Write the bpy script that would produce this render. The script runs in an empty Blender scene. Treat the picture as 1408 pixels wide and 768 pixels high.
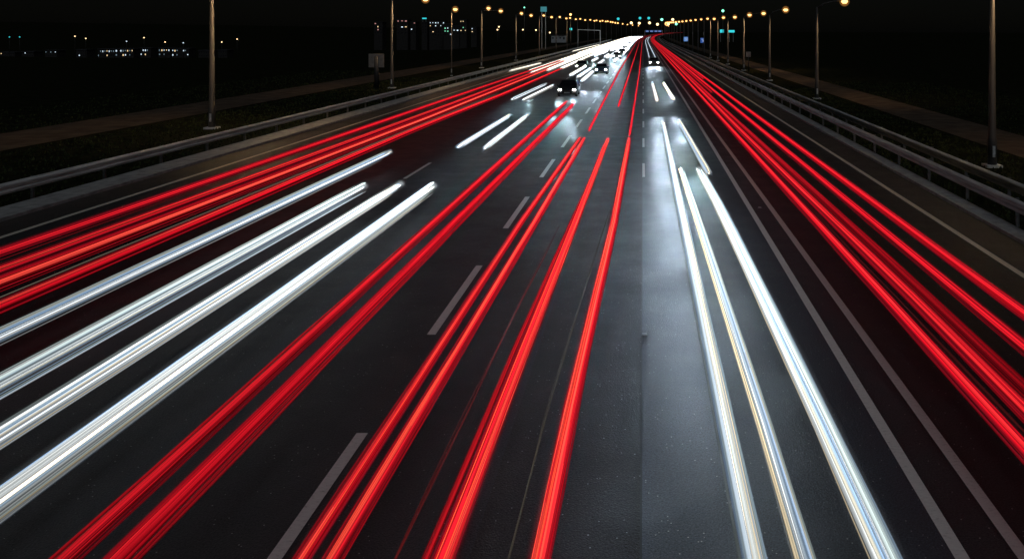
import bpy, bmesh, math, random
from mathutils import Vector, Matrix
R = math.radians
rnd = random.Random(7)
sc = bpy.context.scene
col = sc.collection

# ------------------------------------------------------------------ geometry of the place
F, HC = 1150.0, 6.0            # focal length in photo pixels, eye height on the overbridge
VX, VY = 884.0, 44.0           # where the straight road vanishes in the photo


def bend(y):                   # the road swings right far away ...
    return 3.0e-5 * max(0.0, y - 400.0) ** 2


def rise(y):                   # ... and climbs very slightly
    return 0.002 * max(0.0, y - 450.0)


def at(px, py, Y):             # world point seen at a photo pixel, Y metres down the road
    return Vector(((px - VX) * Y / F, Y, HC - (py - VY) * Y / F))


# ------------------------------------------------------------------ helpers
def tag(o, label=None, cat=None, group=None, kind=None):
    if label: o['label'] = label
    if cat: o['category'] = cat
    if group: o['group'] = group
    if kind: o['kind'] = kind
    return o


def empty(name, loc=(0, 0, 0), rz=0.0):
    o = bpy.data.objects.new(name, None)
    o.location = loc
    o.rotation_euler = (0, 0, rz)
    o.empty_display_size = 0.3
    col.objects.link(o)
    return o


class MB:
    def __init__(self):
        self.v, self.f, self.c = [], [], None

    def box(self, x0, x1, y0, y1, z0, z1):
        b = len(self.v)
        self.v += [(x0, y0, z0), (x1, y0, z0), (x1, y1, z0), (x0, y1, z0), (x0, y0, z1), (x1, y0, z1), (x1, y1, z1), (x0, y1, z1)]
        self.f += [tuple(b + i for i in q) for q in ((0, 3, 2, 1), (4, 5, 6, 7), (0, 1, 5, 4), (1, 2, 6, 5), (2, 3, 7, 6), (3, 0, 4, 7))]
        return self

    def sweep(self, pts, radii, n=8, sx=1.0, sz=1.0):
        """Closed tube through pts (Vectors); radii per point."""
        b = len(self.v)
        m = len(pts)
        for i, p in enumerate(pts):
            d = (pts[min(i + 1, m - 1)] - pts[max(i - 1, 0)]).normalized()
            up = Vector((0, 0, 1)) if abs(d.z) < 0.9 else Vector((0, 1, 0))
            s = d.cross(up).normalized()
            u = s.cross(d).normalized()
            for k in range(n):
                a = 2 * math.pi * k / n
                q = p + s * math.cos(a) * radii[i] * sx + u * math.sin(a) * radii[i] * sz
                self.v.append(tuple(q))
        for i in range(m - 1):
            for k in range(n):
                a0 = b + i * n + k
                a1 = b + i * n + (k + 1) % n
                self.f.append((a0, a1, a1 + n, a0 + n))
        self.f.append(tuple(b + k for k in range(n))[::-1])
        self.f.append(tuple(b + (m - 1) * n + k for k in range(n)))
        return self

    def prism(self, prof, y0, y1):
        """Profile [(x,z)] extruded in y."""
        b, n = len(self.v), len(prof)
        self.v += [(x, y0, z) for x, z in prof] + [(x, y1, z) for x, z in prof]
        self.f += [(b + i, b + (i + 1) % n, b + n + (i + 1) % n, b + n + i) for i in range(n)]
        self.f += [tuple(b + i for i in range(n))[::-1], tuple(b + n + i for i in range(n))]
        return self

    def disc(self, cx, y0, y1, cz, r, n=20, axis='y'):
        b = len(self.v)
        for yy in (y0, y1):
            for k in range(n):
                a = 2 * math.pi * k / n
                if axis == 'y':
                    self.v.append((cx + r * math.cos(a), yy, cz + r * math.sin(a)))
                else:
                    self.v.append((yy, cx + r * math.cos(a), cz + r * math.sin(a)))
        for k in range(n):
            self.f.append((b + k, b + (k + 1) % n, b + n + (k + 1) % n, b + n + k))
        self.f += [tuple(b + k for k in range(n))[::-1], tuple(b + n + k for k in range(n))]
        return self

    def build(self, name, m, parent=None, smooth=False, loc=None):
        me = bpy.data.meshes.new(name)
        me.from_pydata(self.v, [], self.f)
        bm = bmesh.new()
        bm.from_mesh(me)
        bmesh.ops.recalc_face_normals(bm, faces=bm.faces)
        bm.to_mesh(me)
        bm.free()
        if smooth:
            for p in me.polygons: p.use_smooth = True
        me.materials.append(m)
        o = bpy.data.objects.new(name, me)
        col.objects.link(o)
        if parent: o.parent = parent
        if loc is not None: o.location = loc
        return o


def bevel(o, w, seg=2, ang=30):
    md = o.modifiers.new('bevel', 'BEVEL')
    md.width = w; md.segments = seg; md.limit_method = 'ANGLE'; md.angle_limit = R(ang)
    return o


def dup(root, loc):
    c = root.copy(); col.objects.link(c); c.location = loc
    for ch in list(root.children):
        d = ch.copy(); col.objects.link(d); d.parent = c
        for g in list(ch.children):
            e = g.copy(); col.objects.link(e); e.parent = d
    return c


# ------------------------------------------------------------------ materials
def new_mat(name):
    m = bpy.data.materials.new(name)
    m.use_nodes = True
    nt = m.node_tree
    return m, nt, nt.nodes['Principled BSDF']


def plain(name, rgb, rough=0.6, metal=0.0, var=0.25, scale=6.0, bump=0.0, stretch=(1, 1, 1)):
    m, nt, p = new_mat(name)
    tc = nt.nodes.new('ShaderNodeTexCoord')
    mp = nt.nodes.new('ShaderNodeMapping'); mp.inputs['Scale'].default_value = stretch
    nz = nt.nodes.new('ShaderNodeTexNoise'); nz.inputs['Scale'].default_value = scale; nz.inputs['Detail'].default_value = 6
    cr = nt.nodes.new('ShaderNodeValToRGB')
    cr.color_ramp.elements[0].position = 0.3; cr.color_ramp.elements[1].position = 0.7
    cr.color_ramp.elements[0].color = tuple(c * (1 - var) for c in rgb) + (1,)
    cr.color_ramp.elements[1].color = tuple(min(1, c * (1 + var)) for c in rgb) + (1,)
    nt.links.new(tc.outputs['Object'], mp.inputs['Vector'])
    nt.links.new(mp.outputs['Vector'], nz.inputs['Vector'])
    nt.links.new(nz.outputs['Fac'], cr.inputs['Fac'])
    nt.links.new(cr.outputs['Color'], p.inputs['Base Color'])
    p.inputs['Roughness'].default_value = rough
    p.inputs['Metallic'].default_value = metal
    if bump:
        b = nt.nodes.new('ShaderNodeBump'); b.inputs['Strength'].default_value = bump; b.inputs['Distance'].default_value = 0.02
        nt.links.new(nz.outputs['Fac'], b.inputs['Height'])
        nt.links.new(b.outputs['Normal'], p.inputs['Normal'])
    return m


def glow(name, rgb, s):
    m, nt, p = new_mat(name)
    p.inputs['Base Color'].default_value = (*rgb, 1)
    p.inputs['Emission Color'].default_value = (*rgb, 1)
    p.inputs['Emission Strength'].default_value = s
    p.inputs['Roughness'].default_value = 0.3
    return m


def asphalt(name, base, brown=0.0):
    m, nt, p = new_mat(name)
    L = nt.links.new
    N = nt.nodes.new
    tc = N('ShaderNodeTexCoord')
    # aggregate
    ag = N('ShaderNodeTexVoronoi'); ag.inputs['Scale'].default_value = 42.0
    L(tc.outputs['Object'], ag.inputs['Vector'])
    ag2 = N('ShaderNodeTexNoise'); ag2.inputs['Scale'].default_value = 38.0; ag2.inputs['Detail'].default_value = 6; ag2.inputs['Roughness'].default_value = .8
    L(tc.outputs['Object'], ag2.inputs['Vector'])
    # wheel-track wear, stretched along the road
    mp = N('ShaderNodeMapping'); mp.inputs['Scale'].default_value = (0.55, 0.012, 1)
    L(tc.outputs['Object'], mp.inputs['Vector'])
    wr = N('ShaderNodeTexNoise'); wr.inputs['Scale'].default_value = 1.6; wr.inputs['Detail'].default_value = 4
    L(mp.outputs['Vector'], wr.inputs['Vector'])
    # blotches
    bl = N('ShaderNodeTexNoise'); bl.inputs['Scale'].default_value = 0.8; bl.inputs['Detail'].default_value = 8; bl.inputs['Roughness'].default_value = 0.7
    L(tc.outputs['Object'], bl.inputs['Vector'])

    def ramp(src, a, b, lo, hi):
        r = N('ShaderNodeMapRange'); r.inputs['From Min'].default_value = a; r.inputs['From Max'].default_value = b
        r.inputs['To Min'].default_value = lo; r.inputs['To Max'].default_value = hi
        L(src, r.inputs['Value']); return r.outputs['Result']

    def mul(a, b):
        q = N('ShaderNodeMath'); q.operation = 'MULTIPLY'; L(a, q.inputs[0]); L(b, q.inputs[1]); return q.outputs[0]
    f = mul(mul(ramp(ag2.outputs['Fac'], 0.36, 0.64, 0.10, 2.3), ramp(wr.outputs['Fac'], 0.3, 0.7, 0.72, 1.25)), ramp(bl.outputs['Fac'], 0.3, 0.7, 0.82, 1.18))
    # pale stone chips, one cell in a great many
    sp = N('ShaderNodeTexVoronoi'); sp.inputs['Scale'].default_value = 26.0
    L(tc.outputs['Object'], sp.inputs['Vector'])
    sx = N('ShaderNodeSeparateColor'); L(sp.outputs['Color'], sx.inputs['Color'])
    gt = N('ShaderNodeMath'); gt.operation = 'GREATER_THAN'; gt.inputs[1].default_value = 0.975; L(sx.outputs[0], gt.inputs[0])
    lt = N('ShaderNodeMath'); lt.operation = 'LESS_THAN'; lt.inputs[1].default_value = 0.26; L(sp.outputs['Distance'], lt.inputs[0])
    chips = mul(gt.outputs[0], lt.outputs[0])
    sc_ = N('ShaderNodeVectorMath'); sc_.operation = 'SCALE'
    sc_.inputs[0].default_value = (base * (1 + brown), base, base * (1 - brown) * 1.06)
    L(f, sc_.inputs['Scale'])
    mx = N('ShaderNodeMix'); mx.data_type = 'RGBA'
    L(chips, mx.inputs['Factor']); L(sc_.outputs[0], mx.inputs['A']); mx.inputs['B'].default_value = (0.35, 0.35, 0.34, 1)
    L(mx.outputs['Result'], p.inputs['Base Color'])
    L(ramp(bl.outputs['Fac'], 0.3, 0.7, 0.42, 0.62), p.inputs['Roughness'])
    b = N('ShaderNodeBump'); b.inputs['Strength'].default_value = 1.0; b.inputs['Distance'].default_value = 0.0045
    ad = N('ShaderNodeMath'); ad.operation = 'ADD'; L(ag.outputs['Distance'], ad.inputs[0]); L(ag2.outputs['Fac'], ad.inputs[1])
    L(ad.outputs[0], b.inputs['Height'])
    L(b.outputs['Normal'], p.inputs['Normal'])
    return m


def paint(name, rgb):
    """Worn thermoplastic line."""
    m, nt, p = new_mat(name)
    L, N = nt.links.new, nt.nodes.new
    tc = N('ShaderNodeTexCoord')
    nz = N('ShaderNodeTexNoise'); nz.inputs['Scale'].default_value = 9; nz.inputs['Detail'].default_value = 9; nz.inputs['Roughness'].default_value = 0.75
    mp = N('ShaderNodeMapping'); mp.inputs['Scale'].default_value = (1.0, 2.6, 1)
    L(tc.outputs['Object'], mp.inputs['Vector']); L(mp.outputs['Vector'], nz.inputs['Vector'])
    cr = N('ShaderNodeValToRGB')
    e = cr.color_ramp.elements
    e[0].position = 0.27; e[0].color = (0.07, 0.07, 0.068, 1)
    e[1].position = 0.42; e[1].color = (*[c * 0.8 for c in rgb], 1)
    e2 = e.new(0.75); e2.color = (*rgb, 1)
    L(nz.outputs['Fac'], cr.inputs['Fac']); L(cr.outputs['Color'], p.inputs['Base Color'])
    p.inputs['Roughness'].default_value = 0.6
    return m


def halo_mat(name, rgb):
    """Transparent skin with its own faint glow, the halo put round a lamp."""
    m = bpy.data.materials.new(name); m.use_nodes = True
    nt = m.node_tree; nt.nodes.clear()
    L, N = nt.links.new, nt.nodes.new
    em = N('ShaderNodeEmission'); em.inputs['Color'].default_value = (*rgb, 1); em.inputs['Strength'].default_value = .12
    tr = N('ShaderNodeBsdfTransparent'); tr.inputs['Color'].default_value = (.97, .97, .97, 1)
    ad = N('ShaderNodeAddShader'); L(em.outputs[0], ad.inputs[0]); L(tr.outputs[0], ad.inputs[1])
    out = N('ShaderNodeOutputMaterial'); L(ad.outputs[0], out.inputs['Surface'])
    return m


def trail_mat(name):
    """Light streak: each strand gives off the colour stored on it."""
    m = bpy.data.materials.new(name); m.use_nodes = True
    nt = m.node_tree
    nt.nodes.clear()
    L, N = nt.links.new, nt.nodes.new
    at_ = N('ShaderNodeAttribute'); at_.attribute_name = 'Glow'
    em = N('ShaderNodeEmission')
    L(at_.outputs['Color'], em.inputs['Color'])
    inv = N('ShaderNodeMath'); inv.operation = 'SUBTRACT'; inv.inputs[0].default_value = 1.0
    L(at_.outputs['Alpha'], inv.inputs[1])
    tr = N('ShaderNodeBsdfTransparent'); L(inv.outputs[0], tr.inputs['Color'])
    ad = N('ShaderNodeAddShader'); L(em.outputs[0], ad.inputs[0]); L(tr.outputs[0], ad.inputs[1])
    out = N('ShaderNodeOutputMaterial'); L(ad.outputs[0], out.inputs['Surface'])
    return m


M = dict(
    asphalt=asphalt('asphalt', 0.026), asphalt_old=asphalt('shoulder_asphalt', 0.04, 0.14),
    line=paint('white_line_paint', (0.80, 0.80, 0.77)), edge=paint('cream_line_paint', (0.78, 0.72, 0.60)),
    concrete=plain('concrete', (0.30, 0.30, 0.295), 0.85, var=0.3, scale=3, bump=0.4),
    patch=asphalt('patch_asphalt', 0.023, 0.16),
    lane=asphalt('polished_asphalt', 0.042, -0.20),
    joint=plain('tar_joint', (0.008, 0.008, 0.008), 0.5),
    grass_soil=plain('verge_soil', (0.013, 0.014, 0.008), 0.95, var=0.5, scale=1.2, bump=0.8),
    grass=plain('grass_blades', (0.035, 0.045, 0.018), 0.8, var=0.5, scale=0.6),
    dirt=plain('dirt_path', (0.075, 0.058, 0.045), 0.95, var=0.3, scale=0.8, bump=0.5),
    steel=plain('galvanised_steel', (0.70, 0.71, 0.70), 0.45, 0.15, var=0.35, scale=2.5, stretch=(2, 0.25, 6), bump=0.05),
    poststeel=plain('weathered_steel', (0.16, 0.16, 0.16), 0.6, 0.2, var=0.4, scale=5),
    pole=plain('painted_pole', (0.05, 0.048, 0.046), 0.6, 0.0, var=0.2, scale=2, stretch=(1, 1, 0.3)),
    dark=plain('dark_rubber', (0.02, 0.02, 0.02), 0.8),
    glass=plain('car_glass', (0.012, 0.014, 0.018), 0.08),
    chrome=plain('alloy', (0.5, 0.5, 0.52), 0.3, 0.9),
    wall=plain('facade', (0.05, 0.047, 0.045), 0.9, var=0.2, scale=0.5),
    wallp=plain('pale_cladding', (0.45, 0.47, 0.48), 0.7, var=0.15, scale=0.5),
    roof=plain('roofing', (0.06, 0.06, 0.065), 0.9),
    wdark=plain('unlit_window', (0.02, 0.022, 0.03), 0.15),
    signback=plain('sign_back', (0.33, 0.29, 0.25), 0.6, 0.2, var=0.2, scale=3),
    lamp=glow('sodium_lamp', (1.0, 0.55, 0.19), 3.2), lampw=glow('pale_lamp', (1.0, 0.70, 0.36), 2.6),
    teal=glow('teal_lamp', (0.04, 0.60, 0.66), 1.1), green=glow('green_lamp', (0.25, 0.95, 0.62), 2.2),
    tealdim=glow('dim_teal_panel', (0.10, 0.42, 0.48), 0.35),
    wwhite=glow('lit_window_white', (0.70, 0.86, 1.0), 1.1), wdimw=glow('dim_window_white', (0.35, 0.5, 0.6), .35), wwarm=glow('lit_window_warm', (1.0, 0.72, 0.38), 1.1),
    wgreen=glow('lit_window_green', (0.25, 0.9, 0.55), 0.8), wpink=glow('lit_window_pink', (1.0, 0.45, 0.42), 0.45),
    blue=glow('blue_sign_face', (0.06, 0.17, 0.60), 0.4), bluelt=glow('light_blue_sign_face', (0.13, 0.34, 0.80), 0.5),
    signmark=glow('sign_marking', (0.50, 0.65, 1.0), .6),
    headlight=glow('headlight_lens', (1.0, 0.97, 0.90), 26.0), indicator=glow('amber_marker', (1.0, 0.40, 0.08), 1.2),
    trail=trail_mat('light_streak'), halo=halo_mat('lamp_halo', (.55, .23, .05)),
)
for n, c in (('car_black', (0.015, 0.016, 0.02)), ('car_grey', (0.09, 0.095, 0.10)), ('car_blue', (0.02, 0.04, 0.09)), ('car_white', (0.5, 0.5, 0.5)), ('car_red', (0.16, 0.012, 0.012))):
    M[n] = plain(n, c, 0.28, 0.2, var=0.06)
    M[n].node_tree.nodes['Principled BSDF'].inputs['Coat Weight'].default_value = 0.7


for n, v in (('asphalt', .3), ('asphalt_old', .2), ('patch', .22)):
    M[n].node_tree.nodes['Principled BSDF'].inputs['Specular IOR Level'].default_value = v
for n in ('grass_soil', 'grass', 'dirt', 'wall', 'roof'):
    M[n].node_tree.nodes['Principled BSDF'].inputs['Specular IOR Level'].default_value = 0.0

# ------------------------------------------------------------------ world, camera
w = bpy.data.worlds.new('World'); sc.world = w; w.use_nodes = True
nt = w.node_tree
sky = nt.nodes.new('ShaderNodeTexSky'); sky.sky_type = 'NISHITA'; sky.sun_disc = False
sky.sun_elevation = R(50.0); sky.sun_rotation = R(195)
nt.links.new(sky.outputs['Color'], nt.nodes['Background'].inputs['Color'])
nt.nodes['Background'].inputs['Strength'].default_value = 0.00045

cd = bpy.data.cameras.new('camera'); cam = bpy.data.objects.new('camera', cd); col.objects.link(cam); sc.camera = cam
cam.location = (0, 0, HC); cam.rotation_euler = (R(90), 0, 0)
cd.sensor_width = 36; cd.lens = F / 1408 * 36
cd.shift_x = (704 - VX) / 1408; cd.shift_y = -(384 - VY) / 1408
cd.clip_end = 12000; cd.clip_start = 0.1

sc.view_settings.view_transform = 'Standard'; sc.view_settings.look = 'None'; sc.view_settings.exposure = 0; sc.view_settings.gamma = 1
sc.cycles.use_denoising = True
sc.cycles.max_bounces = 4; sc.cycles.transparent_max_bounces = 96; sc.cycles.diffuse_bounces = 2; sc.cycles.glossy_bounces = 3; sc.cycles.caustics_reflective = False
sc.cycles.sample_clamp_indirect = 4; sc.cycles.sample_clamp_direct = 0

YS = [-6, 0, 6, 10, 15, 20, 30, 40, 55, 75, 100, 130, 170, 220, 280, 350, 430, 500, 580, 680, 800, 950, 1100, 1300, 1500, 1700, 1900, 2100, 2300]


def ys(a, b):
    return [a] + [y for y in YS if a < y < b] + [b]


# ------------------------------------------------------------------ terrain
def terrain_z(x, y):
    z = 0.0
    if x < -48:
        t = min(1, (-48 - x) / 170); z -= 14 * t * t * (3 - 2 * t)
        z += 46 * min(1, max(0, (-x - 420) / 1300)) ** 1.3
    if x > 60 + bend(y):
        t = min(1, (x - 60 - bend(y)) / 300); z -= 5 * t * t
    z += rise(min(y, 2300)) * (1 if abs(x - bend(min(y, 2300))) < 80 else 0.5)
    return z - 0.06


xs = [-6000, -3500, -2300, -1700, -1200, -900, -700, -520, -420, -340, -280, -230, -190, -150, -120, -95, -75, -60, -48, -40, -30, -22.4, -10, 0, 12.2, 20, 30, 45, 60, 90, 130, 200, 320, 500, 900, 1800, 3500, 6000]
yy = [-80, -6, 6, 15, 30, 50, 80, 120, 170, 230, 300, 380, 450, 520, 600, 700, 820, 960, 1100, 1300, 1500, 1700, 1900, 2100, 2300, 2800, 3600, 5000, 8000]
mb = MB()
for y in yy:
    for x in xs:
        xx = x + (bend(min(y, 2300)) if abs(x) <= 60 else 0)
        if x > 60: xx = x + bend(min(y, 2300))
        mb.v.append((xx, y, terrain_z(xx, y) if abs(x) > 60 else rise(min(y, 2300)) - 0.06 + (terrain_z(x, 0) + 0.06 if x < 0 else 0)))
nx = len(xs)
for j in range(len(yy) - 1):
    for i in range(nx - 1):
        a = j * nx + i
        mb.f.append((a, a + 1, a + 1 + nx, a + nx))
tag(mb.build('ground', M['grass_soil'], smooth=True), 'dark grassy verge and fields beside the motorway', kind='structure')


def ribbon(name, x0, x1, y0, y1, z, m, label=None, thick=None):
    b = MB()
    L = ys(y0, y1)
    for y in L:
        for x in (x0, x1):
            b.v.append((x + bend(y), y, z + rise(y)))
    for i in range(len(L) - 1):
        b.f.append((2 * i, 2 * i + 1, 2 * i + 3, 2 * i + 2))
    if thick:
        n = len(b.v)
        b.v += [(x, y, zz - thick) for x, y, zz in b.v[:n]]
        for i in range(len(L) - 1):
            b.f.append((2 * i, 2 * i + 2, n + 2 * i + 2, n + 2 * i))
            b.f.append((2 * i + 1, n + 2 * i + 1, n + 2 * i + 3, 2 * i + 3))
        b.f.append((0, n, n + 1, 1))
    o = b.build(name, m)
    return tag(o, label, kind='structure')


ribbon('road', -20.3, 10.72, -6, 2300, 0.0, M['asphalt'], 'wide dark asphalt motorway running straight to the horizon')
ribbon('hard_shoulder', 9.55, 10.70, -6, 1500, 0.004, M['asphalt_old'], 'brownish asphalt shoulder outside the right edge line')
ribbon('hard_shoulder', -20.28, -18.9, -6, 1500, 0.004, M['asphalt_old'], 'brownish asphalt shoulder outside the left edge line')
ribbon('kerb', -21.6, -20.3, -6, 1200, 0.11, M['concrete'], 'pale concrete kerb strip below the left guardrail', thick=0.17)
ribbon('kerb', 10.72, 11.32, -6, 1200, 0.11, M['concrete'], 'pale concrete kerb strip below the right guardrail', thick=0.17)
ribbon('dirt_path', -38.0, -32.5, -6, 700, -0.02, M['dirt'], 'brown dirt track crossing the verge on the left')
ribbon('dirt_path', 18.2, 22.0, -6, 700, -0.02, M['dirt'], 'brown dirt track beyond the right lamp posts')
ribbon('edge_line', -18.85, -18.65, -6, 1500, 0.008, M['edge'])
ribbon('edge_line', 9.28, 9.46, -6, 1500, 0.008, M['edge'])
ribbon('lane_line', 3.56, 3.73, -6, 900, 0.004, M['line'])
ribbon('lane_line', 4.28, 4.45, -6, 900, 0.004, M['line'])
ribbon('polished_lane', -0.010, 3.56, -6, 1200, 0.002, M['lane'], 'paler bluish polished asphalt lane right of the dark joint')
ribbon('asphalt_patch', -1.98, -0.036, -6, 66.9, 0.002, M['patch'], 'browner resurfaced asphalt strip left of the dark joint')
ribbon('road_joint', -0.035, -0.012, -6, 75, 0.004, M['joint'])
b = MB(); b.v += [(-4.1, 66.9, 0.004), (-0.05, 66.9, 0.004), (-0.05, 67.06, 0.004), (-4.1, 67.06, 0.004)]; b.f.append((0, 1, 2, 3))
tag(b.build('road_joint', M['joint']), kind='structure')


def dashes(name, xc, wid, y_first, period, length, n, far_limit=700):
    b = MB()
    for i in range(n):
        y0 = y_first + i * period
        if y0 > far_limit: break
        k = len(b.v)
        for y in (y0, y0 + length):
            for s in (-1, 1):
                b.v.append((xc + s * wid / 2 + bend(y), y, 0.005 + rise(y)))
        b.f.append((k, k + 1, k + 3, k + 2))
    tag(b.build(name, M['line']), kind='structure')


P = 8.97
dashes('lane_dashes', -4.20, 0.17, 12.52 - 4.9 - 0.0, P, 4.9, 70)
dashes('lane_dashes', -9.75, 0.15, 34.2, P * 2, 4.2, 32)
dashes('lane_dashes', 0.03, 0.11, 34.6, P, 3.6, 60)

# ------------------------------------------------------------------ grass (uncountable)
b = MB()
g = random.Random(3)
for n_, (xa, xb, ya, yb) in ((9000, (-32, -21.7, 14, 110)), (7000, (13.2, 18, 10, 90)), (2500, (11.4, 13.2, 12, 60)), (6000, (22, 34, 16, 100)), (5000, (-50, -38, 30, 130))):
    for i in range(n_):
        y = ya + (yb - ya) * g.random() ** 1.5
        x = g.uniform(xa, xb)
        h = g.uniform(0.05, 0.17); a = g.uniform(0, 6.28); s = 0.03 + 0.0006 * y
        dx, dy = math.cos(a) * s, math.sin(a) * s
        lx, ly = g.uniform(-.06, .06), g.uniform(-.06, .06)
        k = len(b.v)
        z = -0.06 if x > -48 else terrain_z(x, y)
        b.v += [(x - dx, y - dy, z), (x + dx, y + dy, z), (x + lx, y + ly, z + h)]
        b.f.append((k, k + 1, k + 2))
tag(b.build('grass', M['grass']), 'short rough grass on the verges on both sides of the road', 'grass', kind='stuff')

# ------------------------------------------------------------------ guardrails
def guardrail(x, side, y1, label, posts=True, zc=0.62, step=4.0):
    root = tag(empty('guardrail', (x, 0, 0)), label, 'guardrail')
    # W-beam: closed corrugated section
    BS = 1.28
    pr = [(0, .155), (.045, .13), (.085, .095), (.085, .06), (.02, .02), (.02, -.02), (.085, -.06), (.085, -.095), (.045, -.13), (0, -.155)]
    th = 0.012
    prof = [(-side * a, b_ * BS + zc) for a, b_ in pr] + [(-side * (a - th), b_ * 0.98 * BS + zc) for a, b_ in reversed(pr)]
    m = MB()
    L = ys(-4, y1); n = len(prof)
    for y in L:
        for a, z in prof:
            m.v.append((a + bend(y), y, z + rise(y)))
    for i in range(len(L) - 1):
        for k in range(n):
            m.f.append((i * n + k, i * n + (k + 1) % n, (i + 1) * n + (k + 1) % n, (i + 1) * n + k))
    m.f.append(tuple(range(n))); m.f.append(tuple((len(L) - 1) * n + k for k in range(n)))
    m.build('rail_beam', M['steel'], root)
    pm = MB()
    pm.box(-.05, .05, -.012, .012, -0.1, zc + .19).box(-.05, -.038, -.04, .04, -0.1, zc + .19).box(.038, .05, -.04, .04, -0.1, zc + .19)
    blk = MB().box(-.04, .04, -.06, .06, zc - .08, zc + .08)
    po = pm.build('post', M['poststeel'], root, loc=(side * .14, 6.0, 0))
    bo = blk.build('spacer_block', M['poststeel'], po, loc=(-side * .095, 0, 0))
    for i in range(1, 95):
        y = 6.0 + i * step
        if y > y1: break
        c = po.copy(); col.objects.link(c); c.parent = root; c.location = (side * .14 + bend(y), y, rise(y))
        d = bo.copy(); col.objects.link(d); d.parent = c
    return root


guardrail(-21.75, -1, 560, 'galvanised steel guardrail along the left kerb strip', zc=0.66)
guardrail(11.50, 1, 640, 'galvanised steel guardrail nearest the lanes on the right kerb strip', zc=0.66)
guardrail(13.0, 1, 640, 'second duller guardrail standing behind the right kerbside guardrail', zc=0.60)

# ------------------------------------------------------------------ street lamps
ORD = ['nearest', 'second', 'third', 'fourth', 'fifth', 'sixth', 'seventh', 'eighth', 'ninth', 'tenth', 'eleventh', 'twelfth', 'thirteenth', 'fourteenth', 'fifteenth',
       'sixteenth', 'seventeenth', 'eighteenth', 'nineteenth', 'twentieth', 'twenty-first', 'twenty-second', 'twenty-third', 'twenty-fourth', 'twenty-fifth', 'twenty-sixth']


def lamp_light(p, power):
    ld = bpy.data.lights.new('lamp_light', 'SPOT'); ld.energy = power; ld.color = (1.0, 0.62, 0.30)
    ld.spot_size = R(150); ld.spot_blend = 0.6; ld.shadow_soft_size = 0.25
    lo = bpy.data.objects.new('lamp_light', ld); lo.location = p; col.objects.link(lo)


def street_lamp(x, y, ztop, heads, label, group, power=0, rb=0.21, rt=0.10, big=1.0):
    """heads: [(dx, z)] lamp positions relative to the pole."""
    x = x + bend(y); zb = rise(y) + (terrain_z(x, y) + 0.06 if x < -48 else 0)
    root = tag(empty('street_lamp', (x, y, zb)), label, 'street lamp', group)
    H = ztop
    pm = MB(); pm.sweep([Vector((0, 0, -.1)), Vector((0, 0, 1.2)), Vector((0, 0, 1.25)), Vector((0, 0, H))], [rb, rb, rb * .85, rt], 12)
    pm.build('pole', M['pole'], root, smooth=True)
    if y < 200:
        MB().box(-rb * 1.7, rb * 1.7, -rb * 1.7, rb * 1.7, -.06, .05).build('base_plate', M['steel'], root)
        MB().box(-.06, .06, -rb - .012, -rb + .02, .4, .9).build('access_door', M['steel'], root)
    for dx, hz in heads:
        s = 1 if dx > 0 else -1
        pts = [Vector((0, 0, H - .15)), Vector((dx * .25, 0, H + (hz - H) * .55)), Vector((dx * .6, 0, H + (hz - H) * .9)), Vector((dx, 0, hz + .06))]
        MB().sweep(pts, [rt * .8, rt * .7, rt * .6, rt * .5], 8).build('arm', M['pole'], root, smooth=True)
        hm = MB()
        k = big
        hm.sweep([Vector((dx - s * .35 * k, 0, hz + .08)), Vector((dx - s * .15 * k, 0, hz + .10)), Vector((dx + s * .25 * k, 0, hz + .10)), Vector((dx + s * .50 * k, 0, hz + .05))],
                 [.06 * k, .15 * k, .17 * k, .07 * k], 10, 1.0, .55)
        ho = hm.build('lamp_head', M['pole'], root, smooth=True)
        lm = MB(); q = .21 * k
        lm.sweep([Vector((dx - q * 1.3, 0, hz - .03)), Vector((dx - q * .7, 0, hz - .06)), Vector((dx + q * .7, 0, hz - .06)), Vector((dx + q * 1.3, 0, hz - .03))], [q * .35, q * .9, q * .9, q * .35], 12)
        lm.build('lens', M['lamp'], ho, smooth=True)
        hs = MB()  # nested glowing shells added as the halo around the lens
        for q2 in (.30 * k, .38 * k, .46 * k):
            hs.sweep([Vector((dx, 0, hz - .06 + q2 * math.cos(t) * -1)) for t in (.25, .7, 1.2, 1.57, 1.95, 2.45, 2.9)], [q2 * math.sin(t) for t in (.25, .7, 1.2, 1.57, 1.95, 2.45, 2.9)], 14)
        hs.build('lamp_halo', M['halo'], ho, smooth=True)
        if power: lamp_light((x + dx, y, zb + hz - .35), power)
    return root


G1 = 'street lamps along the left verge'
G2 = 'street lamps along the right verge'
LY = [52.4, 90, 140, 178, 218, 260, 297, 345, 411, 463, 526, 590, 660, 740, 830, 930, 1050, 1200]
for i, y in enumerate(LY):
    hz = 10.0 + max(0, y - 178) * .0083
    hz = min(hz, 13.2)
    big = 1.0 if y < 300 else min(2.4, y / 300)
    heads = [(1.15, hz), (3.2 if i != 1 else 3.6, hz - .45)] if y < 700 else [(1.4, hz)]
    street_lamp(-27.0, y, hz - .35, heads, ORD[i] + ' street lamp from the camera along the left verge', G1, power=900 if y < 300 else 0, big=big)
street_lamp(-26.3, 115, 8.9, [(.5, 9.15)], 'single-headed street lamp between the second and third left lamp posts', G1, power=900, rb=.08, rt=.05)
RL = [(37.6, 15.7, 9.2, [(1.5, 9.6)]), (75.5, 15.7, 8.25, [(2.5, 8.8)]), (104, 15.75, 8.1, [(2.0, 8.8)]), (131, 15.8, 8.2, [(3.1, 8.95), (.9, 8.7)]), (156, 15.85, 8.4, [(1.3, 8.8)]),
      (176, 15.75, 8.6, [(1.2, 9.06)]), (196, 15.8, 8.8, [(.9, 9.1)])]
y = 216; dy = 22
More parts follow.
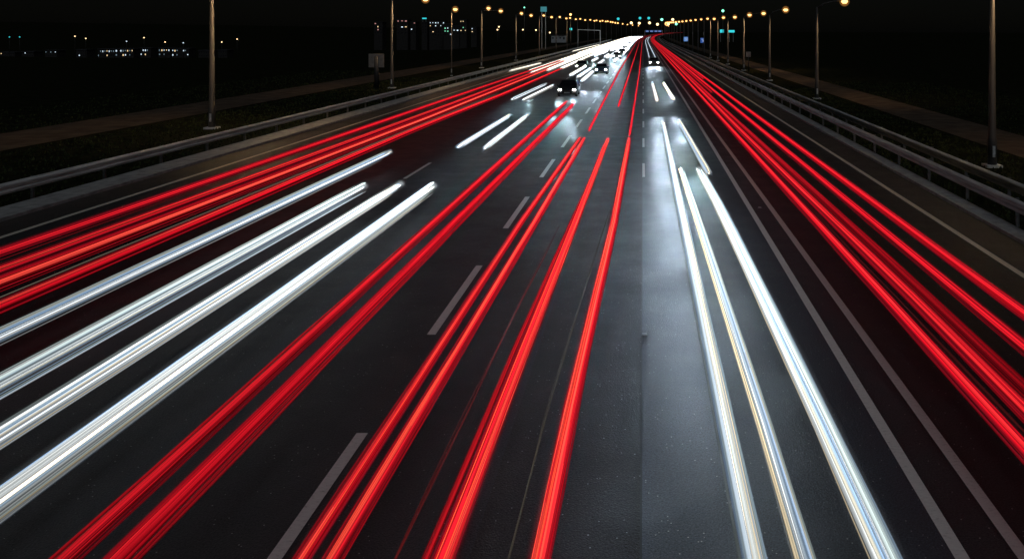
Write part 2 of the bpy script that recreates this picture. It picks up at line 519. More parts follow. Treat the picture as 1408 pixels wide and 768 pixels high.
while y < 1300:
    RL.append((y, 15.8, 8.8 + (y - 196) * .0075 if y < 700 else 12.8, [(.9, 9.3 + (y - 196) * .0075 if y < 700 else 13.2)])); dy *= 1.075; y += dy
for i, (y, x, zt, hd) in enumerate(RL):
    street_lamp(x, y, zt, hd, ORD[i] + ' street lamp from the camera along the right verge' if i < len(ORD) else 'far street lamp on the right verge', G2,
                power=800 if y < 200 else 0, big=1.0 if y < 250 else min(2.4, y / 250), rb=.20, rt=.09)

# far lamps across the horizon where the road turns
for i, (px, py, Y, m, lab) in enumerate((
        (868, 31.5, 1150, 'lampw', 'far warm lamp above the white headlight glow'), (879, 32, 1300, 'lampw', 'far warm lamp directly below the paired teal beacons'),
        (893, 31.5, 1300, 'lampw', 'far warm lamp below the second teal beacon'), (904, 33.5, 1300, 'lampw', 'small low warm lamp on the horizon over the turning road'),
        (919, 33, 1300, 'lampw', 'small warm lamp beside the tall bright mast lamp'), (784.5, 20, 300, 'lamp', 'tall warm lamp standing above its neighbours in the left row'),
        (925, 27, 900, 'lampw', 'tall bright mast lamp over the tip of the red trails'), (930, 33, 1000, 'green', 'small green lamp just right of the tall mast lamp'),
        (850, 26, 900, 'teal', 'teal beacon above the white glow, first of the row over the horizon'), (880, 25, 900, 'teal', 'teal beacon above the end of the middle lanes'),
        (892, 25, 900, 'teal', 'wide teal beacon right of the middle teal one'), (910, 27, 900, 'green', 'pale green beacon right of the teal beacons'),
        (785, 40, 420, 'teal', 'low teal lamp left of the white glow'), (994, 15, 300, 'green', 'green lamp high above the right lamp row'),
        (721, 10.5, 300, 'green', 'small pale green lamp high over the left lamp row'),
        (13, 51, 640, 'teal', 'leftmost small teal lamp over the valley'), (27, 51, 640, 'teal', 'second small teal lamp over the valley, beside the leftmost'),
        (103, 50, 640, 'lampw', 'tiny warm lamp over the left valley, before the lit sheds'), (118, 53, 640, 'lampw', 'tiny warm lamp low over the left valley'),
        (174, 57, 640, 'wwhite', 'tiny white lamp above the lit sheds'), (198, 52, 640, 'lampw', 'tiny warm lamp highest above the lit sheds'),
        (227, 58, 640, 'lampw', 'tiny warm lamp above the right end of the sheds'), (252, 59, 640, 'wwhite', 'tiny white lamp right of the lit sheds'),
        (305, 58, 640, 'lampw', 'tiny warm lamp just right of the nearest left lamp post'), (326, 54, 640, 'lampw', 'lone tiny warm lamp in the dark fields'),
        (686, 37, 700, 'lampw', 'upper warm lamp of the two in the field right of the third left lamp post'), (684, 41, 700, 'lampw', 'lower warm lamp of the two in the field right of the third left lamp post'),
        (719, 41, 600, 'lampw', 'faint warm field lamp right of the fourth left lamp post'), (737, 41.5, 560, 'lampw', 'warm field lamp left of the fifth left lamp post'),
        (756, 45, 560, 'lampw', 'warm field lamp above the pale low building'))):
    p = at(px, py, Y)
    zb = terrain_z(p.x, p.y) + .06
    small = px < 330
    r = Y / F * (1.05 if px < 770 else 1.9)
    if small: r = Y / F * .8
    if m == 'lamp': r = .42
    root = tag(empty('mast_lamp', (p.x, p.y, zb)), lab, 'lamp', 'distant lamps on the skyline')
    h = p.z - zb
    MB().sweep([Vector((0, 0, -.3)), Vector((0, 0, h - r * .6))], [.16, .09], 8).build('pole', M['pole'], root, smooth=True)
    lm = MB(); lm.sweep([Vector((0, 0, h - r)), Vector((0, 0, h - r * .6)), Vector((0, 0, h + r * .1)), Vector((0, 0, h + r * .75))], [r * .45, r * .85, r, r * .5], 12)
    lm.build('lamp_globe', M[m], root, smooth=True)

# ------------------------------------------------------------------ signs
def sign(px, py, Y, wd, ht, face, label, marks=None, post_r=.06, back=False):
    p = at(px, py, Y); zb = rise(Y) - .06
    root = tag(empty('road_sign', (p.x, p.y, zb)), label, 'road sign')
    h = p.z - zb
    bevel(MB().box(-wd / 2, wd / 2, -.03, .03, h - ht / 2, h + ht / 2).build('sign_panel', M[face], root), .02)
    MB().box(-wd / 2 + .05, wd / 2 - .05, .031, .06, h - ht * .3, h - ht * .22).build('bracket', M['steel'], root)
    MB().sweep([Vector((0, .1, 0)), Vector((0, .1, h + ht * .3))], [post_r, post_r], 10).build('post', M['pole'], root, smooth=True)
    if marks:
        for (a, b_, c, d) in marks:
            MB().box(a * wd, b_ * wd, -.036, -.0315, h + c * ht, h + d * ht).build('marking', M['signmark'], root)
    return root


sign(517.5, 83.5, 89.6, 1.65, 1.45, 'signback', 'blank brown square sign on a thick post beside the second left lamp post', post_r=.26)
sign(943.5, 54, 303, 1.75, 1.6, 'bluelt', 'glowing light blue road sign right of the red trail tip', marks=[(-.3, -.05, .1, .28), (.05, .3, .1, .28), (-.3, .3, -.28, -.12)])
sign(966, 55.8, 220, 1.1, 1.3, 'blue', 'glowing darker blue road sign between the right lamp posts', marks=[(-.25, .28, .18, .28), (.02, .28, -.25, .05)])
sign(1029, 75, 128, .75, .8, 'signback', 'small brown plate sign next to the fourth right lamp post')
# overhead gantry at the far bend
root = tag(empty('sign_gantry', (bend(1000), 1000, rise(1000))), 'far overhead gantry with small blue signs where the road turns', 'gantry')
for s in (-8.5, 12.5):
    MB().box(s - .2, s + .2, -.2, .2, 0, 6.4).build('gantry_post', M['steel'], root)
MB().box(-8.5, 12.5, -.25, .25, 6.4, 6.8).build('gantry_beam', M['steel'], root)
for (a, c) in ((-7.5, -3.6), (-2.4, 1.6), (3.0, 6.4), (7.5, 11.2)):
    pn = MB().box(a, c, -.45, -.27, 4.6, 6.6).build('sign_panel', M['blue'], root)
    for q in range(3):
        MB().box(a + .5 + q * 1.1, a + 1.1 + q * 1.1, -.48, -.452, 5.1, 5.9 + .2 * (q % 2)).build('marking', M['signmark'], pn)
# lane gantry arm on the left, dark
root = tag(empty('sign_gantry', (-27.5, 345, 0)), 'slim unlit gantry arm reaching over from the left verge', 'gantry')
MB().sweep([Vector((.6, 1, -.1)), Vector((.6, 1, 7.0))], [.14, .12], 10).build('gantry_post', M['steel'], root)
MB().sweep([Vector((.6, 1, 6.9)), Vector((9.8, 1, 6.6))], [.10, .08], 8).build('gantry_beam', M['steel'], root)
MB().sweep([Vector((9.8, 1, -.1)), Vector((9.8, 1, 6.7))], [.09, .08], 8).build('gantry_post', M['steel'], root)
# teal panels
for (px, py, Y, wd, ht, m, lab) in ((992.5, 43, 500, 2.3, 1.8, 'teal', 'glowing teal panel left of the third right lamp post'), (1005.5, 43.3, 500, 3.9, 1.4, 'teal', 'longer glowing teal panel behind the right lamp posts'),
                                    (747.5, 13, 300, 2.2, 1.8, 'tealdim', 'dim teal board high above the left lamp row')):
    p = at(px, py, Y); zb = terrain_z(p.x, p.y)
    root = tag(empty('illuminated_sign', (p.x, p.y, zb)), lab, 'illuminated sign')
    h = p.z - zb
    bevel(MB().box(-wd / 2, wd / 2, -.15, .15, h - ht / 2, h + ht / 2).build('sign_panel', M[m], root), .05)
    for s in (-.3, .3):
        MB().box(s * wd - .08, s * wd + .08, .16, .3, -.2, h).build('post', M['steel'], root)

# ------------------------------------------------------------------ distant buildings with lit windows
def building(px, pt, Y, wd, cols_, rows, lit, label, dp=14, ww=None, wall='wall', zfoot=None, roofsign=None, top=None):
    """px centre pixel, pt pixel row of the eaves."""
    p = at(px, pt, Y)
    zb = terrain_z(p.x, p.y) if zfoot is None else zfoot
    root = tag(empty('building', (p.x, p.y, zb)), label, 'building', 'distant lit buildings')
    H = p.z - zb
    bevel(MB().box(-wd / 2, wd / 2, 0, dp, -3, H).build('wall', M[wall], root), .05)
    MB().box(-wd / 2 - .3, wd / 2 + .3, -.3, dp + .3, H, H + .6).build('roof', M['roof'], root)
    wg = random.Random(int(px * 10)); sx = wd / cols_; sh = min(3.2, H / max(1, rows))
    for r_ in range(rows):
        for c in range(cols_):
            x0 = -wd / 2 + sx * (c + .25); z1 = H - sh * r_ - sh * .25
            m = lit.get((c, r_), 'wdark')
            wo = MB().box(x0, x0 + sx * wg.uniform(.25, .5), -.06, .1, z1 - sh * wg.uniform(.22, .4), z1).build('window', M[m], root)
    if roofsign:
        a, hh, m = roofsign
        so = MB().box(-a / 2, a / 2, -.1, .2, H + hh, H + hh + 1.3).build('roof_sign', M[m], root)
        for s in (-.35, .35):
            MB().box(s * a - .08, s * a + .08, .21, .35, H + .6, H + hh + .8).build('sign_support', M['steel'], so)
    return root


W_, A_, G_, K_ = 'wwhite', 'wwarm', 'wgreen', 'wpink'
building(520, 31, 900, 9, 3, 4, {(0, 0): K_, (1, 1): 'wwarm', (1, 2): K_}, 'low dark building with three weak windows left of the second left lamp post')
building(553, 27.5, 900, 12, 3, 5, {(0, 0): K_, (1, 0): K_, (2, 0): K_, (1, 2): W_, (2, 2): A_}, 'dark block with a row of pink windows right of the second left lamp post')
building(568, 30.5, 900, 6, 2, 4, {(1, 0): K_, (0, 2): W_}, 'narrow dark building between the pink-windowed block and the rooftop sign')
building(583.5, 31, 900, 6, 2, 4, {}, 'dark building carrying a lit teal sign on its roof', roofsign=(4.6, 3.6, 'teal'))
building(601, 30, 900, 17, 6, 5, {(0, 0): W_, (1, 0): W_, (2, 0): W_, (3, 0): W_, (5, 0): W_, (0, 1): A_, (2, 1): W_, (4, 1): W_, (1, 3): A_}, 'long block with a bright row of white top windows')
building(616, 33, 880, 9, 3, 4, {(0, 1): G_, (1, 1): W_, (0, 2): G_, (1, 2): G_, (2, 3): W_}, 'building with green lit windows beside the long white-lit block')
building(627, 36, 880, 7, 2, 3, {(0, 1): W_, (1, 1): W_}, 'low building with one bright pair of windows right of the green one')
building(637, 28, 880, 7, 3, 5, {(0, 0): A_, (1, 0): A_, (1, 2): G_, (0, 3): A_, (2, 3): A_}, 'tall narrow block with yellow top windows')
building(651.5, 38, 880, 6, 2, 3, {(0, 0): W_, (0, 1): A_}, 'small house with a yellow window left of the third left lamp post')
g = random.Random(11)
for i, (px, wd, lab) in enumerate(((6, 16, 'leftmost low shed in the valley with a thin row of blue-white windows'), (38, 9, 'short dim shed beside the leftmost shed'), (70, 9, 'small shed with faint windows in the middle of the valley'),
                                   (112, 8, 'small dim shed just left of the brightly lit sheds'), (146, 13, 'brightly lit shed at the left end of the bright cluster'), (171, 14, 'brightest lit shed in the middle of the bright cluster'),
                                   (200, 8, 'small lit shed right of the brightest one'), (226, 9, 'lit shed left of the last bright pair'), (248, 13, 'long lit shed at the right end of the bright cluster'),
                                   (281, 9, 'dim shed left of the nearest left lamp post'), (306, 7, 'dim shed right of the nearest left lamp post'))):
    bright = px in (146, 171, 226, 248, 200)
    n = max(3, int(wd / 1.6)); lit = {}
    for c in range(n):
        for r_ in (0, 1):
            if g.random() < (.6 if bright else .22) - .2 * r_: lit[(c, r_)] = g.choice((W_, W_, 'wdimw', 'wdimw', A_))
    pt = 67.5 if bright else (72.5 if px < 60 else 69.5)
    building(px, pt + g.uniform(-.8, .8), 640, wd, n, 2, lit, lab, dp=10)
building(768, 49.5, 470, 8.2, 4, 1, {}, 'pale low building in the field behind the left lamp posts', wall='wallp', dp=6)

# ------------------------------------------------------------------ cars (front towards the camera, -Y)
def make_car(paint_, label):
    root = tag(empty('car'), label, 'car', 'oncoming cars queueing in the left lanes')
    W = .9
    prof = [(0.0, .30), (0.02, .62), (.25, .76), (1.15, .93), (1.9, 1.38), (2.35, 1.45), (3.3, 1.43), (4.0, 1.02), (4.45, .95), (4.5, .40), (4.3, .24), (.2, .22)]
    m = MB(); lanes = [(-W, .0), (-W * .93, .035), (-W * .55, .05), (W * .55, .05), (W * .93, .035), (W, .0)]
    n = len(prof)
    for (x, up) in lanes:
        for (y, z) in prof:
            t = abs(x) / W
            zz = z + (up if z > .7 else 0)
            xx = x * (1 - .22 * max(0, z - .95) / .5) * (1 - .06 * (y < .2))
            m.v.append((xx, y + .14 * (t > .9) * (y < .1) + .03 * (t > .95), zz))
    for j in range(len(lanes) - 1):
        for i in range(n):
            m.f.append((j * n + i, j * n + (i + 1) % n, (j + 1) * n + (i + 1) % n, (j + 1) * n + i))
    m.f.append(tuple(range(n))); m.f.append(tuple((len(lanes) - 1) * n + i for i in range(n)))
    bevel(m.build('body', paint_, root, smooth=False), .04, 2)
    # windscreen laid 6 mm proud of the sloping panel
    ws = MB()
    for (y, z, hw) in ((1.27, 1.055, .74), (1.86, 1.43, .60)):
        for s in (-1, 1): ws.v.append((s * hw, y - .025, z + .012))
    ws.f.append((0, 1, 3, 2)); ws.build('windscreen', M['glass'], root)
    for s in (-1, 1):
        sw = MB()
        for (y, z) in ((1.6, 1.04), (2.1, 1.36), (3.2, 1.36), (3.75, 1.04)):
            xx = W * (1 - .22 * max(0, z - .95) / .5) + .012
            sw.v.append((s * xx, y, z))
        sw.f.append((0, 1, 2, 3)); sw.build('side_window', M['glass'], root)
        hl = MB(); hl.sweep([Vector((s * .66, -.03, .66)), Vector((s * .66, .06, .66)), Vector((s * .66, .16, .66))], [.10, .12, .10], 12, 1.35, .72)
        hl.build('headlight', M['headlight'], root, smooth=True)
        mi = MB(); mi.sweep([Vector((s * .95, 1.55, 1.0)), Vector((s * 1.08, 1.55, 1.02))], [.07, .07], 8); mi.build('mirror', paint_, root)
        for yw in (.85, 3.6):
            wh = MB().disc(yw, s * .70, s * .89, .32, .32, 20, 'x').build('wheel', M['dark'], root)
            MB().disc(yw, s * .885, s * .905, .32, .19, 12, 'x').build('rim', M['chrome'], wh)
    MB().box(-.42, .42, -.035, .03, .50, .62).build('grille', M['dark'], root)
    MB().box(-.26, .26, -.045, .03, .36, .46).build('number_plate', M['wallp'], root)
    return root


def head_spots(x, y, z=.65, power=500):
    for s in (-.66, .66):
        ld = bpy.data.lights.new('headlight_beam', 'SPOT'); ld.energy = power; ld.color = (.66, .83, 1.0)
        ld.spot_size = R(22); ld.spot_blend = 1.0; ld.shadow_soft_size = .08
        lo = bpy.data.objects.new('headlight_beam', ld); lo.location = (x + s, y - .12, z)
        lo.rotation_euler = (R(-90 + 6) + R(180) - R(0), 0, 0)
        lo.rotation_euler = Vector((0, -1, -.05)).to_track_quat('-Z', 'Y').to_euler()
        col.objects.link(lo)


pr = {k: make_car(M[k], '') for k in ('car_black',)}
base_car = pr['car_black']
spots = [(-7.0, 77, 'car_black', 'dark car alone at the front of the oncoming queue'),
         (1.95, 146, 'car_grey', 'grey oncoming car by itself in the lane right of the centre dashes'),
         (-5.9, 118, 'car_blue', 'oncoming car just behind the dark leading car, by the dashed line'),
         (-9.7, 131, 'car_grey', 'grey oncoming car second in the queue near the red trails'),
         (-5.8, 185, 'car_grey', 'grey oncoming car third in the lane beside the dashed line'),
         (-5.6, 222, 'car_black', 'black oncoming car fourth in the lane beside the dashed line'),
         (-5.7, 264, 'car_white', 'pale oncoming car fifth in the lane beside the dashed line'),
         (-5.8, 368, 'car_black', 'tiny oncoming car where the headlights merge, beside the dashed line')]
meshes = {}
for i, (x, y, pk, lab) in enumerate(spots):
    c = base_car if i == 0 else dup(base_car, (x, y, 0))
    c.location = (x, y, 0); c['label'] = lab
    if i == 1: c['group'] = 'oncoming cars queueing in the left lanes'
    for ch in c.children:
        if ch.name.startswith(('body', 'mirror')):
            ch.material_slots[0].link = 'OBJECT'; ch.material_slots[0].material = M[pk]
    head_spots(x, y, power=650 if y < 140 else 3000)

for (x, y, pw) in ((1.7, 84, 2500), (1.7, 73, 2200), (1.7, 62, 1600), (1.6, 51, 1400), (1.6, 44, 1300), (1.6, 38, 1200), (1.6, 32, 1100), (1.6, 27, 900), (1.6, 22, 700), (1.6, 18, 350),
                   (-8.0, 53, 3000), (-8.0, 46, 3000), (-8.0, 39, 3000), (-9.9, 78, 3500), (-9.9, 68, 3500), (-7.8, 29, 900), (-10.2, 29, 500), (-6.0, 62, 3000), (-5.5, 88, 4000), (-8.5, 100, 5000), (-5.5, 150, 20000), (-9, 160, 20000), (-12.5, 170, 20000), (-5.5, 200, 40000), (-9, 215, 40000), (-12.5, 230, 40000), (-7, 280, 60000), (-11, 300, 60000)):
    head_spots(x, y, power=pw * (.30 if x > 0 else .17))  # beams added along the trails to light the road, no car there

# ------------------------------------------------------------------ light trails
RED = ((1.0, .010, .026), (.9, .016, .030), (.55, .004, .012), (1.3, .06, .05))
WHITE = ((.8, .85, .85), (.30, .52, .85), (.95, .78, .50), (.55, .66, .64), (.42, .60, .80))


def path_interp(pts, y):
    for (ya, xa), (yb, xb) in zip(pts, pts[1:]):
        if ya <= y <= yb:
            return xa + (xb - xa) * (y - ya) / (yb - ya)
    return pts[0][1] if y < pts[0][0] else pts[-1][1]


def trail(label, pts, z, dia, kind, s_near, s_far, y_mid=40.0, seed=0, n_out=16, group=None, core=1.0, hot=0.0):
    """pts [(Y, X)] from near to far. A core strand with many finer strands around it, every strand a closed glowing rod."""
    q = random.Random(seed * 977 + 13)
    y0, y1 = pts[0][0], pts[-1][0]
    L = [y0]
    st = 1.2
    while L[-1] + st < y1:
        L.append(L[-1] + st); st *= 1.16
    L.append(y1)
    verts, faces, cols = [], [], []

    def strand(ox, oz, r, rgb, a, b_, n=6, wob=.0, al=1.0, iso=False):
        ph, ph2 = q.uniform(0, 6.28), q.uniform(0, 6.28)
        ring = [y for y in L if a < y < b_]
        if not ring or ring[0] != a: ring = [a] + ring
        ring = ring + [b_]
        base = len(verts)
        m = len(ring)
        for i, y in enumerate(ring):
            x = path_interp(pts, y) + bend(y) + ox + wob * math.sin(y * .9 + ph) + wob * .5 * math.sin(y * 2.3 + ph2)
            zz = z + rise(y) + oz + wob * .6 * math.sin(y * 1.1 + ph2)
            rr = r * (.35 if i in (0, m - 1) else 1.0)
            t = min(1, max(0, (y - y0) / max(1, min(y_mid, y1) - y0)))
            s = s_near + (s_far - s_near) * t ** .8
            s *= 1 + .12 * math.sin(y * .25 + ph)
            for k in range(n):
                an = 2 * math.pi * k / n
                verts.append((x + rr * math.cos(an), y, zz + rr * math.sin(an)))
                ww = 1.0 if iso else min(1.0, max(under, side + .9 * math.sin(an)))   # lamps shine along the road, hardly down
                cols.append((rgb[0] * s * ww, rgb[1] * s * ww, rgb[2] * s * ww, al))
        for i in range(m - 1):
            for k in range(n):
                a0 = base + i * n + k; a1 = base + i * n + (k + 1) % n
                faces.append((a0, a0 + n, a1 + n, a1))
        faces.append(tuple(base + k for k in range(n)))
        faces.append(tuple(base + (m - 1) * n + k for k in range(n))[::-1])

    Rr = dia / 2 * (1.25 if n_out <= 5 else 1)
    under = .0 if 'red' in kind else (.0 if pts[0][1] < 0 else .12)

    side = .10 if 'red' in kind and -5.2 < pts[0][1] < 5.0 else (.08 if 'red' in kind else .30)
    if n_out <= 5: core *= 2.1

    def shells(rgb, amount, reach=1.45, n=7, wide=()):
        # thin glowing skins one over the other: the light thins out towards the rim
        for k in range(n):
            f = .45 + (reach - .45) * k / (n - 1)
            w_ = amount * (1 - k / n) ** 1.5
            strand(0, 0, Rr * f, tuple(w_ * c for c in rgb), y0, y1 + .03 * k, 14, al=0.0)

    if kind == 'red':
        strand(0, 0, Rr * .42 * core, RED[0], y0, y1, 10)
        for k in range(5):
            a = q.uniform(.1, 3.0)
            strand(math.cos(a) * Rr * .44, math.sin(a) * Rr * .44, Rr * q.uniform(.14, .26), RED[1] if k % 2 else (1.15, .02 + .08 * hot, .035 + .03 * hot), y0, y1 - q.uniform(0, .9), wob=.005, al=.85)
        for k in range(n_out):
            a = q.uniform(0, 6.28); d = Rr * q.uniform(.55, 1.0) ; c = q.uniform(.08, .45)
            strand(math.cos(a) * d, math.sin(a) * d, Rr * q.uniform(.05, .16), (c, .004, .010), y0 if k % 3 else y0 + q.uniform(0, 5) * (y1 > 15), y1 - q.uniform(0, 1.6), 5, wob=.007, al=.4)
        for k in range(2):
            a = q.uniform(1.0, 2.3)
            strand(math.cos(a) * Rr * .66, math.sin(a) * Rr * .66, Rr * .045, (1.3, .04 + .08 * hot, .05), y0, y1, 5, wob=.003)
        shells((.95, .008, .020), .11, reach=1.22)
    elif kind == 'faint':
        for k in range(3):
            strand(q.uniform(-Rr, Rr), q.uniform(-Rr, Rr), Rr * .16, (.14, .12, .09), y0, y1, 5, wob=.01, al=.5)
    elif kind == 'faintred':
        for k in range(3):
            strand(q.uniform(-Rr, Rr), q.uniform(-Rr, Rr), Rr * .22, (.12, .010, .010), y0, y1, 5, wob=.01, al=.5)
    else:
        warm = kind == 'warm'
        strand(q.uniform(-.12, .12) * Rr, 0, Rr * (.36 if warm or dia > .355 else .29) * core, (1.0, .90, .72) if warm else (.88, .94, 1.0), y0, y1, 10)
        for k in range(8):
            a = q.uniform(.0, 3.14)
            c = q.choice(WHITE); v = q.uniform(.08, .75); d = q.uniform(.34, .66)
            strand(math.cos(a) * Rr * d, math.sin(a) * Rr * d, Rr * q.uniform(.06, .24), tuple(v * e for e in c), y0, y1 - q.uniform(-.4, 1.3) * (0 if y1 > 100 else 1), wob=.004, al=.8)
        for k in range(n_out + 4):
            a = q.uniform(0, 6.28); d = Rr * q.uniform(.6, 1.0)
            c = q.choice(WHITE); v = q.uniform(.03, .20)
            strand(math.cos(a) * d, math.sin(a) * d, Rr * q.uniform(.04, .14), tuple(v * e for e in c), y0, y1 - q.uniform(.1, 1.8), 5, wob=.005, al=.35)
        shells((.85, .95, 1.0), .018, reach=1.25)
    me = bpy.data.meshes.new('light_trail')
    me.from_pydata(verts, [], faces)
    ca = me.color_attributes.new('Glow', 'FLOAT_COLOR', 'POINT')
    ca.data.foreach_set('color', [c for t in cols for c in t])
    for p in me.polygons: p.use_smooth = True
    me.materials.append(M['trail'])
    o = bpy.data.objects.new('light_trail', me); col.objects.link(o)
    return tag(o, label, 'light trail', group)


ZT, ZH = .90, .65
GA, GB, GC, GD, GE, GF = ('red light trails in the far left lanes', 'white light trails sweeping to the left edge', 'red light trails through the middle lanes',
                          'white light trails in the lane right of the centre', 'red light trails in the right lanes', 'short oncoming headlight streaks')
N0 = 5.2
# left reds
trail('outermost left red light trail, next to the left edge line', [(N0, -14.8), (150, -14.75)], ZT, .29, 'red', .55, 1.35, 60, 1, group=GA)
trail('second red light trail from the left edge line', [(N0, -13.75), (60, -13.5), (150, -13.8)], ZT, .30, 'red', .60, 1.5, 60, 2, group=GA, hot=1)
trail('third red light trail from the left edge line, touching the second', [(N0, -13.1), (50, -12.7), (120, -12.9)], ZT, .30, 'red', .55, 1.6, 60, 3, group=GA, hot=1)
trail('lowest red trail of the left bundle, just above the first long white trail', [(N0, -11.9), (45, -11.9), (70, -11.4), (118, -11.3)], ZT, .29, 'red', .45, 1.4, 60, 4, group=GA, hot=.5)
trail('faint brownish trail between the lower two red trails on the left', [(N0, -12.45), (70, -12.15)], ZT, .16, 'faint', .5, 1.0, 40, 5, group=GA)
# left whites
trail('highest long white trail on the left, under the red bundle', [(N0, -11.32), (37, -11.2)], ZH, .31, 'white', .62, 5, 30, 6, group=GB)
trail('second long white trail on the left', [(N0, -9.72), (28.8, -9.62)], ZH, .37, 'white', .50, 5, 26, 7, group=GB)
trail('third long white trail on the left with bluish strands', [(N0, -8.45), (29.2, -8.46)], ZH, .35, 'white', .42, 5, 26, 8, group=GB)
trail('lowest and broadest white trail on the left with a cream core', [(N0, -7.3), (28.8, -7.24)], ZH, .40, 'warm', .55, 5, 26, 9, group=GB)
# centre reds
trail('left streak of the long red pair crossing below the white trails', [(N0, -5.58), (61, -5.56)], ZT, .22, 'red', .34, 1.1, 32, 10, group=GC)
trail('right streak of the long red pair crossing below the white trails', [(N0, -5.06), (59, -4.88)], ZT, .26, 'red', .50, 1.3, 32, 11, group=GC)
trail('left streak of the red pair just right of the dashed line', [(N0, -3.30), (22, -3.26), (40, -3.02)], ZT, .19, 'red', .60, 1.7, 36, 12, group=GC, hot=1)
trail('right streak of the red pair just right of the dashed line', [(N0, -3.03), (22, -2.90), (40, -2.80)], ZT, .20, 'red', .55, 1.7, 36, 13, group=GC, hot=1)
trail('thick single red trail in the middle of the centre lane', [(N0, -1.93), (12, -1.90), (22, -1.80), (39.6, -1.66)], ZT, .26, 'red', .95, 2.0, 36, 14, group=GC, hot=1.2)
trail('thin dark red trail hugging the thick middle one', [(N0, -2.12), (13, -2.07), (26, -1.88)], ZT, .10, 'red', .28, .5, 20, 15, group=GC, n_out=6)
trail('red trail closest to the dark centre joint', [(N0, -1.03), (12, -.98), (22, -.79), (39.8, -.66)], ZT, .24, 'red', .95, 1.9, 36, 16, group=GC, hot=1.2)
trail('hair-thin dark red trace left of the thick middle trail', [(N0, -2.42), (13, -2.36), (22, -2.2)], ZT, .05, 'faintred', .9, .9, 20, 17, group=GC)
trail('hair-thin grey trace left of the trail by the joint', [(N0, -1.32), (12, -1.28), (24, -.95)], ZT, .05, 'faint', .35, .5, 20, 18, group=GC)
# centre reds, far part
trail('far thin pinkish red trail beside the dashed line', [(43, -2.79), (105, -3.05), (600, -3.2), (1900, -2.6)], ZT, .17, 'red', 1.0, 1.0, 200, 19, group=GC, n_out=8)
trail('far thin red trail in the middle, starting at the cross joint', [(57, -1.68), (105, -1.65), (600, -1.7), (1900, -1.2)], ZT, .17, 'red', 1.3, 1.0, 200, 20, group=GC, n_out=8)
trail('far thin red trail nearest the small centre dashes', [(41, -.66), (105, -.45), (600, -.4), (1900, .2)], ZT, .17, 'red', 1.0, 1.0, 200, 21, group=GC, n_out=8)
# right whites
trail('white trail nearest the centre joint, running the whole lane', [(N0, 1.12), (13, 1.13), (50, 1.18)], ZH, .28, 'warm', 1.35, 5, 24, 22, group=GD)
trail('thinner white trail between two broad ones in the right lane', [(N0, 1.63), (12, 1.64), (32.5, 1.48)], ZH, .25, 'white', .50, 5, 28, 23, group=GD)
trail('broad white trail next to the double line', [(N0, 2.46), (12, 2.46), (25, 2.35), (32.3, 2.18)], ZH, .36, 'white', 1.2, 5, 24, 24, group=GD)
trail('short white trail overlapping the top end of the broad one', [(31.5, 2.50), (50.5, 2.17)], ZH, .27, 'warm', 3.0, 3.4, 45, 25, group=GD)
# right reds
trail('red trail nearest the double line on the right', [(N0, 4.65), (120, 4.56), (500, 4.5), (2200, 4.5)], ZT, .23, 'red', .85, 1.15, 40, 26, group=GE, hot=.15)
trail('thick second red trail right of the double line', [(N0, 5.10), (16, 5.18), (40, 5.06), (500, 5.1), (2200, 5.2)], ZT, .25, 'red', .80, 1.3, 40, 27, group=GE, hot=.15)
trail('dimmer third red trail right of the double line, touching the second', [(N0, 5.42), (18, 5.50), (60, 5.35), (500, 5.5), (2200, 5.6)], ZT, .20, 'red', .16, 1.1, 60, 28, group=GE)
trail('fourth red trail right of the double line, with a dark gap on both sides', [(N0, 6.17), (500, 6.1), (2200, 6.2)], ZT, .24, 'red', .55, 1.2, 50, 29, group=GE)
trail('outermost red trail on the right, nearest the cream edge line', [(N0, 6.97), (16, 6.9), (500, 6.9), (2200, 7.0)], ZT, .24, 'red', .75, 1.25, 50, 30, group=GE)
trail('far red trail filling the gap between the second pair on the right', [(70, 5.8), (2200, 5.9)], ZT, .22, 'red', .7, 1.0, 200, 31, group=GE, n_out=6)
trail('far red trail filling the gap beside the outermost one', [(90, 6.55), (2200, 6.6)], ZT, .22, 'red', .7, 1.0, 200, 32, group=GE, n_out=6)
trail('hair-thin dull red trace between the first two right red trails', [(N0, 4.88), (60, 4.84)], ZT, .03, 'faintred', .9, 1.3, 40, 33, group=GE)
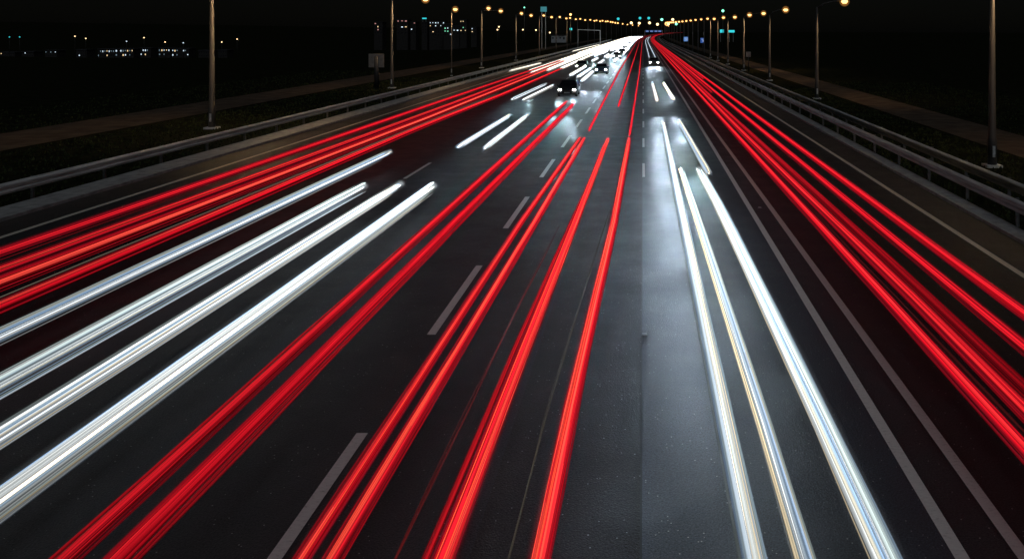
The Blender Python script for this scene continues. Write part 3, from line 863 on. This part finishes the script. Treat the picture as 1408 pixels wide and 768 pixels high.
# short oncoming streaks
trail('upper short white streak above the red bundle by the guardrail', [(212, -17.8), (330, -16.9)], 1.0, .42, 'warm', 1.8, 2.2, 300, 34, group=GF, n_out=4)
trail('lower short white streak above the red bundle by the guardrail', [(106, -16.9), (133, -16.2)], 1.0, .30, 'warm', 1.8, 2.0, 120, 35, group=GF, n_out=4)
for k, (a, b_, xa, xb, dd, lab) in enumerate(((66, 86, -10.35, -9.95, .27, 'left streak of the short white pair left of the dark car'), (65.5, 84, -9.4, -9.0, .27, 'right streak of the short white pair left of the dark car'),
                                              (38.6, 53.5, -8.55, -8.5, .27, 'left streak of the short white pair above the long left trails'), (38.2, 53.5, -7.25, -7.4, .27, 'right streak of the short white pair above the long left trails'),
                                              (102, 128, -8.9, -8.85, .42, 'left of three stubby white streaks behind the dark car'), (99, 122, -7.65, -7.6, .42, 'middle of three stubby white streaks behind the dark car'),
                                              (90, 113, -6.6, -6.7, .42, 'right of three stubby white streaks behind the dark car'),
                                              (150, 168, -5.2, -5.2, .5, 'stubby white streak hugging the dashed line behind the blue car'), (152, 170, -9.2, -9.2, .5, 'stubby white streak in the middle of the headlight cluster'),
                                              (140, 158, -7.4, -7.4, .5, 'stubby white streak between the two lanes of queueing cars'), (176, 196, -8.0, -8.0, .6, 'stubby white streak deep in the headlight cluster'),
                                              (205, 235, -10.0, -10.0, .7, 'stubby white streak far back on the left of the cluster'), (240, 275, -4.6, -4.6, .7, 'stubby white streak far back beside the dashed line'),
                                              (64.5, 88, 1.10, 1.0, .26, 'left streak of the short warm pair in the lane right of the centre dashes'), (66, 88, 2.45, 2.15, .26, 'right streak of the short warm pair in the lane right of the centre dashes'))):
    trail(lab, [(a, xa), (b_, xb)], ZH, dd, 'warm' if xa > 0 else 'white', 3.2, 3.2, 100, 40 + k, group=GF, n_out=5)
# long white bundles to the horizon; fat and filling ones added to build the glare
for k, (a, b_, x, dd, s, lab) in enumerate(((110, 700, -15.0, .42, 3.0, 'outer far white trail continuing the left red bundle'), (104, 700, -13.9, .42, 3.4, 'second far white trail continuing the left red bundle'),
                                            (112, 700, -12.9, .42, 3.4, 'third far white trail continuing the left red bundle'), (118, 700, -11.6, .40, 3.2, 'inner far white trail continuing the left red bundle'),
                                            (180, 800, -10.4, .40, 3.2, 'far white trail over the left side of the queueing cars'), (170, 800, -7.3, .38, 3.6, 'far white trail in the middle of the queueing cars'),
                                            (200, 800, -4.6, .36, 3.6, 'far white trail on the dashed-line side of the queueing cars'), (200, 800, -15.4, .9, 4, 'added fat far white trail on the left rim of the glare'), (215, 800, -12.2, .9, 4, 'added fat far white trail, second from the left rim of the glare'),
                                            (205, 800, -10.9, .9, 4, 'added fat far white trail, third from the left rim of the glare'), (235, 800, -8.9, .9, 4, 'added fat far white trail down the middle of the glare'),
                                            (225, 800, -6.6, .9, 4, 'added fat far white trail, second from the right rim of the glare'), (250, 800, -5.3, .9, 4, 'added fat far white trail on the right rim of the glare'),
                                            (230, 800, -12.3, .55, 3.6, 'added far white trail filling the bright mass left of the queue'), (260, 800, -14.4, .6, 3.6, 'added far white trail on the outer side of the bright mass'),
                                            (250, 800, -8.2, .55, 3.6, 'far white trail in the heart of the bright mass'), (270, 800, -6.0, .55, 3.6, 'far white trail right of the heart of the bright mass'),
                                            (310, 800, -9.4, .55, 3.6, 'far white trail left of the heart of the bright mass'), (175, 800, 1.3, .20, 2.0, 'thin far white trail left of centre behind the lone grey car'),
                                            (175, 800, 2.6, .20, 2.0, 'thin far white trail right of centre behind the lone grey car'))):
    trail(lab, [(a, x), (b_, x)], ZH if k > 3 else .8, dd, 'warm' if k < 4 else 'white', s, s * 1.3, 300, 60 + k, group='far white trails merging at the horizon', n_out=5)

# ------------------------------------------------------------------ road studs and scraps
st = MB(); st.prism([(-.06, -.01), (-.04, .006), (.04, .006), (.06, -.01)], -.06, .06)
first = None
for (x, y) in [(0.03, 16.6)] + [(-4.20, 61 + 8.97 * i) for i in range(9)] + [(4.0, 28.6)]:
    if first is None:
        first = st.build('road_stud', M['wallp'], loc=(x, y, .008)); o = first
    else:
        o = first.copy(); col.objects.link(o); o.location = (x, y, .008)
    tag(o, 'small white reflective stud set in the asphalt between painted lines', 'road stud', 'reflective road studs')

# ------------------------------------------------------------------ dim fill light, added to lift the road and markings
sd = bpy.data.lights.new('night_fill', 'SUN'); sd.energy = .34; sd.angle = R(25); sd.color = (.84, .92, 1.0)
so = bpy.data.objects.new('night_fill', sd); so.rotation_euler = (R(40), 0, R(15)); col.objects.link(so)
